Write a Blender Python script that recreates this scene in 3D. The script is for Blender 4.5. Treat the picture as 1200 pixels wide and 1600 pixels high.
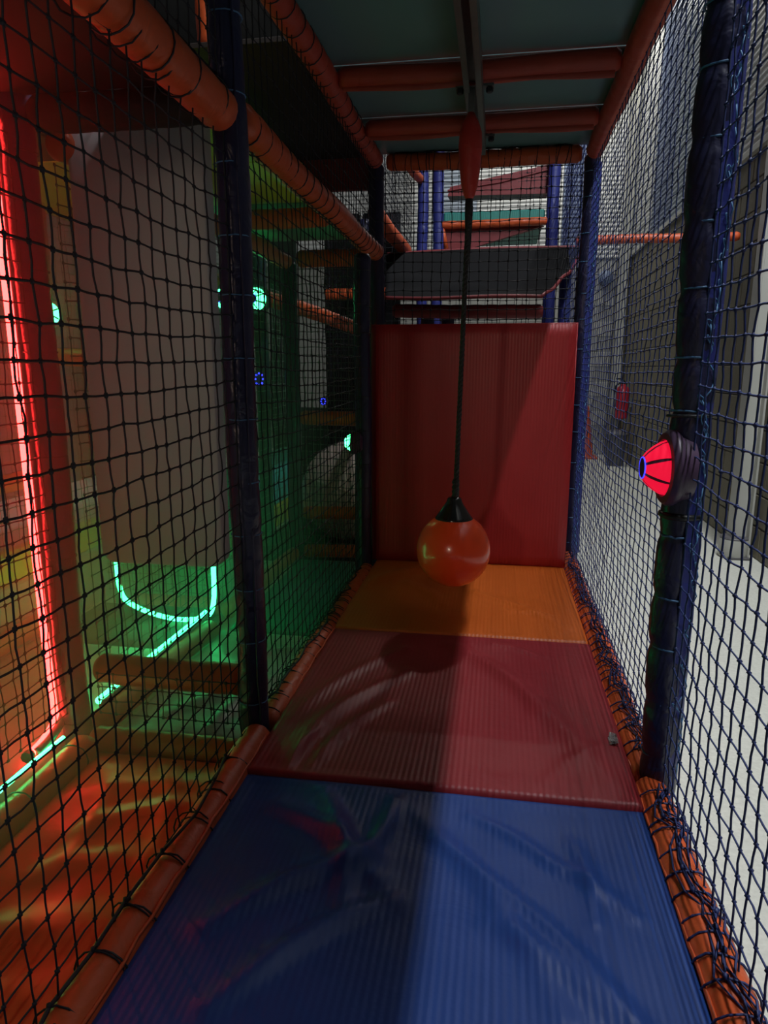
import bpy, math, random
import numpy as np
from mathutils import Vector, Matrix

random.seed(7)
rng = np.random.default_rng(7)
scene = bpy.context.scene
for o in list(bpy.data.objects):
    bpy.data.objects.remove(o)
COL = scene.collection
PI = math.pi

# ------------------------------------------------------------------ camera
cd = bpy.data.cameras.new('camera')
cam = bpy.data.objects.new('camera', cd)
COL.objects.link(cam)
cam.location = (0.1275, 0.0, 1.0999)
cam.rotation_euler = (PI / 2 - 0.2068, 0.0, 0.1619)
cd.sensor_fit = 'VERTICAL'
cd.sensor_height = 24.0
cd.lens = 24.0 * 1068.2 / 1600.0
cd.clip_start = 0.05
cd.clip_end = 100
scene.camera = cam

# ------------------------------------------------------------------ view, world, lamps
vs = scene.view_settings
vs.view_transform = 'Standard'
vs.look = 'None'
vs.exposure = 0.0
vs.gamma = 1.0
vs.use_curve_mapping = False
scene.cycles.use_denoising = True
scene.cycles.max_bounces = 8
scene.cycles.diffuse_bounces = 4
scene.cycles.glossy_bounces = 4
scene.cycles.sample_clamp_indirect = 4.0

world = bpy.data.worlds.new('world')
scene.world = world
world.use_nodes = True
world.node_tree.nodes['Background'].inputs[0].default_value = (0.5, 0.55, 0.65, 1)
world.node_tree.nodes['Background'].inputs[1].default_value = 0.003


def area_lamp(name, loc, target, sx, sy, watt, col):
    d = bpy.data.lights.new(name, 'AREA')
    d.shape = 'RECTANGLE'
    d.size = sx
    d.size_y = sy
    d.energy = watt
    d.color = col
    o = bpy.data.objects.new(name, d)
    COL.objects.link(o)
    o.location = loc
    v = Vector(target) - Vector(loc)
    o.rotation_euler = v.to_track_quat('-Z', 'Y').to_euler()
    return o


# batten lamp of the hall, hung beside the block wall, runs along the lane
area_lamp('hall_batten_lamp', (1.50, 1.9, 5.3), (1.50, 1.9, 0), 0.07, 4.8, 285, (0.93, 0.97, 1.0))
area_lamp('hall_batten_lamp', (0.7, 9.4, 5.3), (0.7, 9.7, 0), 2.0, 0.10, 58, (1.0, 0.98, 0.92))
# dim warm lamp of the entrance, behind the visitor
ed = bpy.data.lights.new('entrance_lamp', 'SPOT')
ed.energy = 175
ed.color = (1.0, 0.74, 0.55)
ed.spot_size = math.radians(17)
ed.spot_blend = 0.9
ed.shadow_soft_size = 0.2
eo = bpy.data.objects.new('entrance_lamp', ed)
COL.objects.link(eo)
eo.location = (-1.45, -4.9, 2.3)
eo.rotation_euler = (Vector((-0.08, 3.4, 0.8)) - eo.location).to_track_quat('-Z', 'Y').to_euler()
# spotlight of the hall beyond, shining in over the crash pad
sd = bpy.data.lights.new('hall_spotlight', 'SPOT')
sd.energy = 150
sd.color = (1.0, 0.92, 0.84)
sd.spot_size = math.radians(30)
sd.spot_blend = 1.0
sd.shadow_soft_size = 0.12
so = bpy.data.objects.new('hall_spotlight', sd)
COL.objects.link(so)
so.location = (0.93, 6.2, 4.2)
so.rotation_euler = (Vector((0.0, 2.5, 0.0)) - so.location).to_track_quat('-Z', 'Y').to_euler()


# ------------------------------------------------------------------ materials
def nodes_of(m):
    m.use_nodes = True
    nt = m.node_tree
    return nt, nt.nodes['Principled BSDF']


def vinyl(name, col, rough=0.42, var=0.12, wr=0.25, wscale=9.0, ribs=0.0, spec=0.5, fine=0.0, coat=0.0):
    """coated fabric: slightly mottled colour, creases and (on mats) woven ribs"""
    m = bpy.data.materials.new(name)
    nt, b = nodes_of(m)
    N, Lk = nt.nodes, nt.links
    tc = N.new('ShaderNodeTexCoord')
    ns = N.new('ShaderNodeTexNoise')
    ns.inputs['Scale'].default_value = 5.0
    ns.inputs['Detail'].default_value = 5.0
    Lk.new(tc.outputs['Object'], ns.inputs['Vector'])
    mx = N.new('ShaderNodeMix')
    mx.data_type = 'RGBA'
    mx.inputs['A'].default_value = (*[c * (1 - var) for c in col], 1)
    mx.inputs['B'].default_value = (*[min(1, c * (1 + var) + 0.01 * var) for c in col], 1)
    Lk.new(ns.outputs['Fac'], mx.inputs['Factor'])
    Lk.new(mx.outputs['Result'], b.inputs['Base Color'])
    b.inputs['Roughness'].default_value = rough
    b.inputs['Specular IOR Level'].default_value = spec
    b.inputs['Coat Weight'].default_value = coat
    b.inputs['Coat Roughness'].default_value = 0.25
    rr = N.new('ShaderNodeMapRange')
    rr.inputs['To Min'].default_value = rough - 0.08
    rr.inputs['To Max'].default_value = rough + 0.1
    Lk.new(ns.outputs['Fac'], rr.inputs['Value'])
    Lk.new(rr.outputs['Result'], b.inputs['Roughness'])
    n2 = N.new('ShaderNodeTexNoise')
    n2.inputs['Scale'].default_value = wscale
    n2.inputs['Detail'].default_value = 3.0
    n2.inputs['Distortion'].default_value = 0.8
    Lk.new(tc.outputs['Object'], n2.inputs['Vector'])
    bp = N.new('ShaderNodeBump')
    bp.inputs['Strength'].default_value = wr
    bp.inputs['Distance'].default_value = 0.02
    Lk.new(n2.outputs['Fac'], bp.inputs['Height'])
    last = bp
    if ribs:
        wv = N.new('ShaderNodeTexWave')
        wv.wave_type = 'BANDS'
        wv.bands_direction = 'X'
        wv.wave_profile = 'SIN'
        wv.inputs['Scale'].default_value = 2 * PI / 20 / 0.0165
        wv.inputs['Distortion'].default_value = 0.35
        wv.inputs['Detail'].default_value = 1.0
        wv.inputs['Detail Scale'].default_value = 0.3
        Lk.new(tc.outputs['Object'], wv.inputs['Vector'])
        b2 = N.new('ShaderNodeBump')
        b2.inputs['Strength'].default_value = ribs
        b2.inputs['Distance'].default_value = 0.004
        Lk.new(wv.outputs['Fac'], b2.inputs['Height'])
        Lk.new(bp.outputs['Normal'], b2.inputs['Normal'])
        last = b2
    if fine:
        n3 = N.new('ShaderNodeTexNoise')
        n3.inputs['Scale'].default_value = 160
        n3.inputs['Detail'].default_value = 4
        Lk.new(tc.outputs['Object'], n3.inputs['Vector'])
        b3 = N.new('ShaderNodeBump')
        b3.inputs['Strength'].default_value = fine
        b3.inputs['Distance'].default_value = 0.002
        Lk.new(n3.outputs['Fac'], b3.inputs['Height'])
        Lk.new(last.outputs['Normal'], b3.inputs['Normal'])
        last = b3
    Lk.new(last.outputs['Normal'], b.inputs['Normal'])
    return m


def plain(name, col, rough=0.5, metal=0.0, spec=0.5, var=0.1, scale=30.0, bump=0.0, alpha=None, coat=0.0):
    m = bpy.data.materials.new(name)
    nt, b = nodes_of(m)
    N, Lk = nt.nodes, nt.links
    tc = N.new('ShaderNodeTexCoord')
    ns = N.new('ShaderNodeTexNoise')
    ns.inputs['Scale'].default_value = scale
    ns.inputs['Detail'].default_value = 6.0
    Lk.new(tc.outputs['Object'], ns.inputs['Vector'])
    mx = N.new('ShaderNodeMix')
    mx.data_type = 'RGBA'
    mx.inputs['A'].default_value = (*[c * (1 - var) for c in col], 1)
    mx.inputs['B'].default_value = (*[min(1, c * (1 + var)) for c in col], 1)
    Lk.new(ns.outputs['Fac'], mx.inputs['Factor'])
    Lk.new(mx.outputs['Result'], b.inputs['Base Color'])
    b.inputs['Roughness'].default_value = rough
    b.inputs['Metallic'].default_value = metal
    b.inputs['Specular IOR Level'].default_value = spec
    b.inputs['Coat Weight'].default_value = coat
    b.inputs['Coat Roughness'].default_value = 0.08
    if bump:
        bp = N.new('ShaderNodeBump')
        bp.inputs['Strength'].default_value = bump
        bp.inputs['Distance'].default_value = 0.01
        Lk.new(ns.outputs['Fac'], bp.inputs['Height'])
        Lk.new(bp.outputs['Normal'], b.inputs['Normal'])
    return m


def glow(name, col, strength, base=(0.4, 0.4, 0.4)):
    m = bpy.data.materials.new(name)
    nt, b = nodes_of(m)
    b.inputs['Base Color'].default_value = (*base, 1)
    b.inputs['Emission Color'].default_value = (*col, 1)
    b.inputs['Emission Strength'].default_value = strength
    b.inputs['Roughness'].default_value = 0.4
    return m


M = {}
M['blue_mat'] = vinyl('blue_ribbed_vinyl', (0.017, 0.058, 0.25), 0.40, 0.12, 0.12, 7, ribs=0.12, fine=0.08, spec=0.35)
M['crimson_mat'] = vinyl('crimson_ribbed_vinyl', (0.27, 0.020, 0.028), 0.44, 0.12, 0.12, 7, ribs=0.16, fine=0.06, spec=0.4)
M['orange_mat'] = vinyl('orange_ribbed_vinyl', (0.60, 0.115, 0.012), 0.46, 0.1, 0.12, 7, ribs=0.2)
M['red_pad'] = vinyl('red_ribbed_vinyl', (0.36, 0.016, 0.020), 0.42, 0.08, 0.06, 5, ribs=0.12)
M['orange_gloss'] = vinyl('orange_glossy_sheet', (0.74, 0.13, 0.028), 0.36, 0.15, 0.35, 6, coat=0.12)
M['grey_sheet'] = vinyl('pale_grey_sheet', (0.34, 0.34, 0.33), 0.33, 0.12, 0.5, 7)
M['teal_mat'] = vinyl('teal_vinyl', (0.03, 0.22, 0.19), 0.45, 0.12, 0.15, 6, ribs=0.2)
M['teal_lit'] = vinyl('lit_teal_vinyl', (0.07, 0.50, 0.46), 0.45, 0.1, 0.15, 6)  # lit copy of the teal: light on the slide panel put into colour
M['orange_tube'] = vinyl('orange_beam_vinyl', (0.56, 0.088, 0.022), 0.44, 0.15, 0.3, 14, fine=0.06)
M['red_tube'] = vinyl('red_beam_vinyl', (0.42, 0.055, 0.03), 0.5, 0.15, 0.3, 14)
M['navy_post'] = vinyl('navy_post_vinyl', (0.017, 0.018, 0.058), 0.36, 0.2, 0.5, 12, fine=0.05)
M['blue_post'] = vinyl('blue_post_vinyl', (0.022, 0.030, 0.19), 0.45, 0.2, 0.4, 12)
M['grey_panel'] = vinyl('grey_foam_vinyl', (0.52, 0.53, 0.55), 0.5, 0.06, 0.1, 4)
M['dark_sheet'] = vinyl('charcoal_sheet', (0.011, 0.011, 0.012), 0.9, 0.15, 0.3, 5, spec=.1)
M['maroon'] = vinyl('maroon_vinyl', (0.20, 0.025, 0.03), 0.5, 0.15, 0.2, 8)
M['sleeve_red'] = vinyl('red_sleeve_vinyl', (0.50, 0.03, 0.02), 0.45, 0.1, 0.3, 20)
M['net_left'] = plain('dark_net_cord', (0.012, 0.014, 0.022), 0.7, var=0.3, scale=200)
M['net_blue'] = plain('navy_net_cord', (0.017, 0.030, 0.125), 0.6, var=0.35, scale=200)
M['net_pale'] = plain('grey_green_net_cord', (0.10, 0.13, 0.11), 0.6, var=0.3, scale=200)
M['tie'] = plain('dark_tie_cord', (0.02, 0.022, 0.03), 0.5, var=0.3, scale=200)
M['tie_blue'] = plain('blue_tie_cord', (0.06, 0.17, 0.34), 0.45, var=0.3, scale=200)
M['board'] = plain('blue_grey_painted_board', (0.12, 0.235, 0.25), 0.42, var=0.12, scale=3)
M['board_yellow'] = plain('yellow_painted_board', (0.52, 0.55, 0.05), 0.5, var=0.08, scale=3)
M['board_green'] = plain('green_painted_board', (0.10, 0.36, 0.22), 0.5, var=0.1, scale=3)
M['board_dark'] = plain('dark_board', (0.016, 0.010, 0.009), 0.7, var=0.2, scale=4)
M['steel'] = plain('dull_steel', (0.19, 0.20, 0.19), 0.42, metal=0.8, var=0.2, scale=25)
M['black'] = plain('black_rubber', (0.012, 0.012, 0.013), 0.45, var=0.2, scale=40)
M['black_gloss'] = plain('black_gloss_plastic', (0.010, 0.009, 0.010), 0.18, var=0.1, scale=20, coat=0.5)
M['buoy'] = plain('orange_red_plastic', (0.95, 0.085, 0.018), 0.24, var=0.06, scale=8, coat=0.25)
M['rope'] = plain('black_braided_rope', (0.014, 0.014, 0.014), 0.6, var=0.4, scale=150, bump=0.5)
M['concrete'] = plain('pale_concrete_floor', (0.55, 0.55, 0.49), 0.75, var=0.2, scale=60, bump=0.15)
M['block'] = plain('painted_block', (0.20, 0.18, 0.13), 0.75, var=0.08, scale=18, bump=0.2)
M['block_pale'] = plain('pale_painted_block', (0.38, 0.38, 0.355), 0.7, var=0.06, scale=18, bump=0.15)
M['mortar'] = plain('painted_mortar', (0.11, 0.10, 0.08), 0.85, var=0.1, scale=40)
M['mortar_pale'] = plain('pale_painted_mortar', (0.28, 0.28, 0.26), 0.85, var=0.1, scale=40)
M['clad_white'] = plain('white_cladding', (0.66, 0.67, 0.66), 0.5, var=0.05, scale=4)
M['clad_blue'] = plain('blue_grey_cladding', (0.20, 0.25, 0.38), 0.5, var=0.1, scale=4)
M['clad_pale'] = plain('pale_blue_cladding', (0.40, 0.46, 0.54), 0.5, var=0.06, scale=4)
M['column'] = plain('white_painted_steel', (0.46, 0.46, 0.42), 0.45, var=0.05, scale=9)
M['roof'] = plain('dark_roof', (0.05, 0.05, 0.055), 0.8)
M['wall_dim'] = plain('dim_wall', (0.08, 0.08, 0.085), 0.8)
M['ext_red'] = plain('red_enamel', (0.42, 0.02, 0.035), 0.3, var=0.05)
M['grey_plastic'] = plain('grey_plastic', (0.10, 0.095, 0.10), 0.5)
M['casing'] = plain('dark_purple_casing', (0.075, 0.042, 0.085), 0.38, var=0.1, scale=20)
M['cream_ball'] = plain('cream_plastic', (0.72, 0.58, 0.52), 0.35, var=0.05, scale=5)
M['film'] = plain('clear_film', (0.7, 0.68, 0.66), 0.12, var=0.3, scale=60, bump=0.6)
M['film'].node_tree.nodes['Principled BSDF'].inputs['Transmission Weight'].default_value = 0.85
M['glow_red'] = glow('red_led_diffuser', (1.0, 0.022, 0.02), 27.0)
M['glow_green'] = glow('green_led_diffuser', (0.030, 1.0, 0.24), 15.0)
M['glow_dome_red'] = glow('red_lit_lens', (1.0, 0.006, 0.045), 0.8, (0.5, 0.02, 0.05))
M['glow_dome_green'] = glow('green_lit_lens', (0.05, 1.0, 0.26), 12.0, (0.02, 0.5, 0.2))
M['glow_blue'] = glow('blue_lit_ring', (0.04, 0.04, 1.0), 2.2, (0.05, 0.05, 0.5))
M['glow_blue_dot'] = glow('blue_led', (0.03, 0.04, 1.0), 4.0, (0.05, 0.05, 0.5))


# ------------------------------------------------------------------ mesh helpers
class MB:
    def __init__(self):
        self.v = []
        self.f = []

    def add(self, verts, faces):
        n = len(self.v)
        self.v.extend([tuple(map(float, p)) for p in verts])
        self.f.extend([tuple(i + n for i in q) for q in faces])
        return self

    def box(self, x0, x1, y0, y1, z0, z1, c=0.0):
        if c <= 0:
            vs_ = [(x, y, z) for x in (x0, x1) for y in (y0, y1) for z in (z0, z1)]
            self.add(vs_, [(0, 1, 3, 2), (4, 6, 7, 5), (0, 4, 5, 1), (2, 3, 7, 6), (0, 2, 6, 4), (1, 5, 7, 3)])
            return self
        X, Y, Z = (x0, x1), (y0, y1), (z0, z1)
        vs_, idx = [], {}
        for i in (0, 1):
            for j in (0, 1):
                for k in (0, 1):
                    sx, sy, sz = (1 - 2 * i), (1 - 2 * j), (1 - 2 * k)
                    idx[i, j, k] = len(vs_)
                    vs_ += [(X[i], Y[j] + sy * c, Z[k] + sz * c), (X[i] + sx * c, Y[j], Z[k] + sz * c), (X[i] + sx * c, Y[j] + sy * c, Z[k])]
        f = []
        g = lambda i, j, k, a: idx[i, j, k] + a
        for i in (0, 1):
            q = [g(i, 0, 0, 0), g(i, 1, 0, 0), g(i, 1, 1, 0), g(i, 0, 1, 0)]
            f.append(q if i else q[::-1])
        for j in (0, 1):
            q = [g(0, j, 0, 1), g(0, j, 1, 1), g(1, j, 1, 1), g(1, j, 0, 1)]
            f.append(q if j else q[::-1])
        for k in (0, 1):
            q = [g(0, 0, k, 2), g(1, 0, k, 2), g(1, 1, k, 2), g(0, 1, k, 2)]
            f.append(q if k else q[::-1])
        for j in (0, 1):
            for k in (0, 1):
                f.append([g(0, j, k, 1), g(1, j, k, 1), g(1, j, k, 2), g(0, j, k, 2)])
        for i in (0, 1):
            for k in (0, 1):
                f.append([g(i, 0, k, 0), g(i, 1, k, 0), g(i, 1, k, 2), g(i, 0, k, 2)])
        for i in (0, 1):
            for j in (0, 1):
                f.append([g(i, j, 0, 0), g(i, j, 1, 0), g(i, j, 1, 1), g(i, j, 0, 1)])
        for i in (0, 1):
            for j in (0, 1):
                for k in (0, 1):
                    f.append([g(i, j, k, 0), g(i, j, k, 1), g(i, j, k, 2)])
        self.add(vs_, f)
        return self

    def tube(self, pts, r, n=8, closed=False, caps=True):
        pts = [Vector(p) for p in pts]
        m = len(pts)
        rs = r if isinstance(r, (list, tuple, np.ndarray)) else [r] * m
        T = []
        for i in range(m):
            if closed:
                t = pts[(i + 1) % m] - pts[i - 1]
            else:
                t = pts[min(i + 1, m - 1)] - pts[max(i - 1, 0)]
            T.append(t.normalized() if t.length > 1e-9 else Vector((0, 0, 1)))
        up = Vector((0, 0, 1)) if abs(T[0].z) < 0.9 else Vector((1, 0, 0))
        nrm = (up - T[0] * up.dot(T[0])).normalized()
        vs_ = []
        for i in range(m):
            nrm = nrm - T[i] * nrm.dot(T[i])
            nrm = nrm.normalized() if nrm.length > 1e-6 else T[i].orthogonal().normalized()
            b = T[i].cross(nrm)
            for k in range(n):
                a = 2 * PI * k / n
                vs_.append(pts[i] + (nrm * math.cos(a) + b * math.sin(a)) * rs[i])
        f = []
        for i in range(m if closed else m - 1):
            j = (i + 1) % m
            for k in range(n):
                l = (k + 1) % n
                f.append((i * n + k, i * n + l, j * n + l, j * n + k))
        if caps and not closed:
            f.append(tuple(range(n))[::-1])
            f.append(tuple((m - 1) * n + k for k in range(n)))
        self.add(vs_, f)
        return self

    def lathe(self, prof, n=32, axis='Z', org=(0, 0, 0)):
        """prof = [(radius, height)] from the bottom up, along axis (Z, or -X)"""
        vs_, f = [], []
        ox, oy, oz = org
        for (r, h) in prof:
            for k in range(n):
                a = 2 * PI * k / n
                c, s = r * math.cos(a), r * math.sin(a)
                if axis == 'Z':
                    vs_.append((ox + c, oy + s, oz + h))
                elif axis == '-X':
                    vs_.append((ox - h, oy + c, oz + s))
                elif axis == '-Y':
                    vs_.append((ox + c, oy - h, oz + s))
        m = len(prof)
        for i in range(m - 1):
            for k in range(n):
                l = (k + 1) % n
                q = (i * n + k, i * n + l, (i + 1) * n + l, (i + 1) * n + k)
                f.append(q)
        if prof[0][0] > 1e-5:
            f.append(tuple(range(n))[::-1])
        if prof[-1][0] > 1e-5:
            f.append(tuple((m - 1) * n + k for k in range(n)))
        self.add(vs_, f)
        return self

    def mesh(self, name):
        me = bpy.data.meshes.new(name)
        me.from_pydata(self.v, [], self.f)
        me.validate()
        me.update()
        return me


def fix_normals(me):
    import bmesh
    bm = bmesh.new()
    bm.from_mesh(me)
    bmesh.ops.remove_doubles(bm, verts=bm.verts, dist=1e-6)
    bmesh.ops.recalc_face_normals(bm, faces=bm.faces)
    bm.to_mesh(me)
    bm.free()


def tag(o, label=None, cat=None, group=None, kind=None):
    if label:
        o['label'] = label
    if cat:
        o['category'] = cat
    if group:
        o['group'] = group
    if kind:
        o['kind'] = kind
    return o


def obj(name, mb, mat, parent=None, label=None, cat=None, group=None, kind=None, smooth=False, fix=True):
    me = mb.mesh(name) if isinstance(mb, MB) else mb
    if isinstance(mb, MB) and fix:
        fix_normals(me)
    me.materials.clear()
    me.materials.append(M[mat] if isinstance(mat, str) else mat)
    if smooth:
        me.polygons.foreach_set('use_smooth', [True] * len(me.polygons))
        if smooth != 'all':
            try:
                me.set_sharp_from_angle(angle=math.radians(42))
            except Exception:
                pass
    o = bpy.data.objects.new(name, me)
    COL.objects.link(o)
    if parent:
        o.parent = parent
        o.matrix_parent_inverse = Matrix.Translation(parent.location).inverted() if parent.type == 'EMPTY' else Matrix()
    return tag(o, label, cat, group, kind)


def thing(name, loc, label, cat, group=None):
    o = bpy.data.objects.new(name, None)
    o.empty_display_size = 0.05
    COL.objects.link(o)
    o.location = loc
    return tag(o, label, cat, group, 'thing')


def ring_pts(c, d, r, n=14, wob=0.0):
    d = Vector(d).normalized()
    a = d.orthogonal().normalized()
    b = d.cross(a)
    out = []
    for k in range(n):
        t = 2 * PI * k / n
        out.append(Vector(c) + (a * math.cos(t) + b * math.sin(t)) * (r + random.uniform(-wob, wob)) + d * random.uniform(-wob, wob))
    return out


def padded_tube_mb(p0, p1, r, tie=0.14, bulge=0.05, n=18, step=0.02, wob=0.004, seed=0):
    """foam sleeve: swells between its ties, runs slightly out of true, rounded ends"""
    rg = random.Random(seed)
    p0, p1 = Vector(p0), Vector(p1)
    L = (p1 - p0).length
    m = max(4, int(L / step))
    d = (p1 - p0).normalized()
    a = d.orthogonal().normalized()
    b = d.cross(a)
    ph1, ph2 = rg.random() * 6, rg.random() * 6
    ties = [L * (k + 0.5 + rg.uniform(-.12, .12)) / max(1, round(L / tie)) for k in range(max(1, round(L / tie)))]
    pts, rs = [], []
    for i in range(m + 1):
        s = L * i / m
        dm = min(abs(s - t) for t in ties)
        w = 1 - bulge * math.exp(-(dm / 0.018) ** 2)
        e = min(s, L - s)
        if e < 0.02:
            w *= 0.72 + 0.28 * math.sqrt(max(0, e / 0.02))
        pts.append(p0 + d * s + (a * math.sin(s * 5 + ph1) + b * math.sin(s * 6.5 + ph2)) * wob)
        rs.append(r * w)
    return MB().tube(pts, rs, n), [(p0 + d * t, d) for t in ties], d


def padded(kind, p0, p1, r, mat, label, cat, tie=0.14, ties=True, tie_mat='tie', seam=None, bulge=0.05, group=None, seed=None, tr=0.0022):
    """a foam padded post or beam: Empty > foam_sleeve, seam, each tie"""
    seed = seed if seed is not None else int(abs(p0[0] * 131 + p0[1] * 71 + p0[2] * 37) * 10)
    t = thing(kind, p0, label, cat, group)
    mb, tt, d = padded_tube_mb(p0, p1, r, tie, bulge, seed=seed)
    obj('foam_sleeve', mb, mat, t, smooth='all')
    if seam is not None:
        s = Vector(seam).normalized()
        q0, q1 = Vector(p0) + s * r * 0.99 + d * 0.03, Vector(p1) + s * r * 0.99 - d * 0.03
        side = d.cross(s)
        m = 30
        sm = MB()
        pts = [q0.lerp(q1, i / m) + side * random.uniform(-.003, .003) for i in range(m + 1)]
        sm.tube(pts, [0.0045 + random.uniform(-.0012, .0012) for _ in pts], 6)
        obj('seam', sm, mat, t, smooth='all')
    if ties:
        for (c, dd) in tt:
            obj('tie', MB().tube(ring_pts(c, dd, r * (1 - bulge) + 0.0025, 16, 0.0012), tr, 5, closed=True), tie_mat, t, smooth='all')
    return t


# ------------------------------------------------------------------ knotted nets
def net_mesh(name, org, u, v, nu, nv, cell, cellv, r=0.0021, knot=0.0066, jit=0.0032, sag=0.0, mid=True, clip=None):
    """square knotted net: nu x nv cells, u and v unit vectors"""
    org, u, v = np.array(org, float), np.array(u, float), np.array(v, float)
    nrm = np.cross(u, v)
    I, J = np.meshgrid(np.arange(nu + 1), np.arange(nv + 1), indexing='ij')
    P = org + (I * cell)[..., None] * u + (J * cellv)[..., None] * v
    fr = np.sin(PI * I / nu) * np.sin(PI * J / nv)
    jt = rng.normal(0, jit * 0.5, (nu + 1, nv + 1, 3))
    edge = ((I > 0) & (I < nu) & (J > 0) & (J < nv))[..., None]
    # slow drifts make rows wave a little, as a slack net does
    wave = (np.sin(I * 0.31 + rng.random() * 6) * 0.5 + np.sin(J * 0.23 + I * 0.12 + rng.random() * 6) * 0.5)[..., None]
    P = P + jt * (0.3 + 0.7 * edge) + wave * v * 0.004 * edge + wave * nrm * 0.006 * edge
    P = P - v * (sag * fr)[..., None]
    V, F = [], []
    base = 0

    def strands(Q, A, B, k):
        """Q: strands x points x 3, square section spanned by A and B"""
        nonlocal base
        S, N_, _ = Q.shape
        if mid:
            R_ = np.empty((S, 2 * N_ - 1, 3))
            R_[:, 0::2] = Q
            R_[:, 1::2] = (Q[:, 1:] + Q[:, :-1]) / 2 + rng.normal(0, jit * 0.28, (S, N_ - 1, 3))
            Q = R_
            N_ = 2 * N_ - 1
        off = np.stack([A, B, -A, -B]) * r
        vv = (Q[:, :, None, :] + off[None, None]).reshape(-1, 3)
        s, i, q = np.meshgrid(np.arange(S), np.arange(N_ - 1), np.arange(4), indexing='ij')
        a = (s * N_ + i) * 4 + q
        b = (s * N_ + i) * 4 + (q + 1) % 4
        ff = np.stack([a, b, b + 4, a + 4], -1).reshape(-1, 4) + base
        V.append(vv)
        F.append(ff)
        base += len(vv)

    strands(P, u, nrm, 0)                       # along v
    strands(P.transpose(1, 0, 2), v, nrm, 1)    # along u
    K = P.reshape(-1, 3)
    s = knot * (0.85 + 0.3 * rng.random(len(K)))[:, None, None]
    off = np.stack([(u + v) * .75, (v - u) * .75, -(u + v) * .75, (u - v) * .75, nrm * .8, -nrm * .8])
    kv = (K[:, None, :] + off[None] * s).reshape(-1, 3)
    ko = np.array([(0, 1, 4, 4), (1, 2, 4, 4), (2, 3, 4, 4), (3, 0, 4, 4), (1, 0, 5, 5), (2, 1, 5, 5), (3, 2, 5, 5), (0, 3, 5, 5)])[:, :3]
    kf = (np.arange(len(K))[:, None, None] * 6 + ko[None]).reshape(-1, 3) + base
    V.append(kv)
    V = np.concatenate(V)
    Fq = np.concatenate(F)
    me = bpy.data.meshes.new(name)
    me.vertices.add(len(V))
    me.vertices.foreach_set('co', V.astype(np.float32).ravel())
    nl = Fq.size + kf.size
    me.loops.add(nl)
    me.loops.foreach_set('vertex_index', np.concatenate([Fq.ravel(), kf.ravel()]).astype(np.int32))
    me.polygons.add(len(Fq) + len(kf))
    st = np.concatenate([np.arange(len(Fq)) * 4, Fq.size + np.arange(len(kf)) * 3]).astype(np.int32)
    me.polygons.foreach_set('loop_start', st)
    me.update(calc_edges=True)
    me.validate()
    return me


def net(org, u, v, lu, lv, label, mat='net_left', cell=0.055, cellv=None, name='safety_net', **kw):
    cellv = cellv or cell
    nu, nv = max(1, round(lu / cell)), max(1, round(lv / cellv))
    o = obj(name, net_mesh(name, org, u, v, nu, nv, lu / nu, lv / nv, **kw), mat, None, label, 'net')
    return o


def lashing(parent, p0, p1, r, pitch, mat, double=False, seed=1, cr=0.0022, face=(1, 0, 0)):
    """cord that laces a net to a padded tube: loops round the tube joined by a running strand and small knots"""
    rg = random.Random(seed)
    p0, p1 = Vector(p0), Vector(p1)
    d = (p1 - p0).normalized()
    L = (p1 - p0).length
    n = int(L / pitch)
    mb = MB()
    up = (Vector((0, 0, 1)) - d * d.z)
    up = up.normalized() if up.length > 0.1 else Vector(face).normalized()
    sd_ = d.cross(up)
    run = []
    for i in range(n):
        s = pitch * (i + 0.5) + rg.uniform(-.3, .3) * pitch
        c = p0 + d * s
        tilt = rg.uniform(-.25, .25)
        dd = (d + sd_ * tilt * 0.4 + up * rg.uniform(-.2, .2)).normalized()
        mb.tube(ring_pts(c, dd, r + 0.003, 14, 0.0015), cr, 4, closed=True)
        ang = rg.uniform(-.35, .35)
        k = c + (up * math.cos(ang) + sd_ * math.sin(ang)) * (r + 0.004)
        run.append(k)
        mb.tube([k - d * .006, k + up * .004, k + d * .006], [cr * 1.2, cr * 2.6, cr * 1.2], 5)
        if not double and rg.random() < 0.6:
            e = k + Vector((rg.uniform(-1, 1), rg.uniform(-1, 1), rg.uniform(.2, 1))) * 0.018
            mb.tube([k, (k + e) / 2 + up * .003, e], cr * 0.8, 4)
    mb.tube(run, cr if double else cr * 1.9, 5)
    if double:
        for off in (0.35, -0.3):
            mb.tube([p + sd_ * (off * r + rg.uniform(-.006, .006)) - up * (r * .07) for p in run], cr, 4)
            mb.tube([p + sd_ * (off * 0.5 * r + rg.uniform(-.01, .01)) + d * pitch * .5 for p in run], cr, 4)
    return obj('lashing', mb, mat, parent, smooth='all', fix=False)


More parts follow.
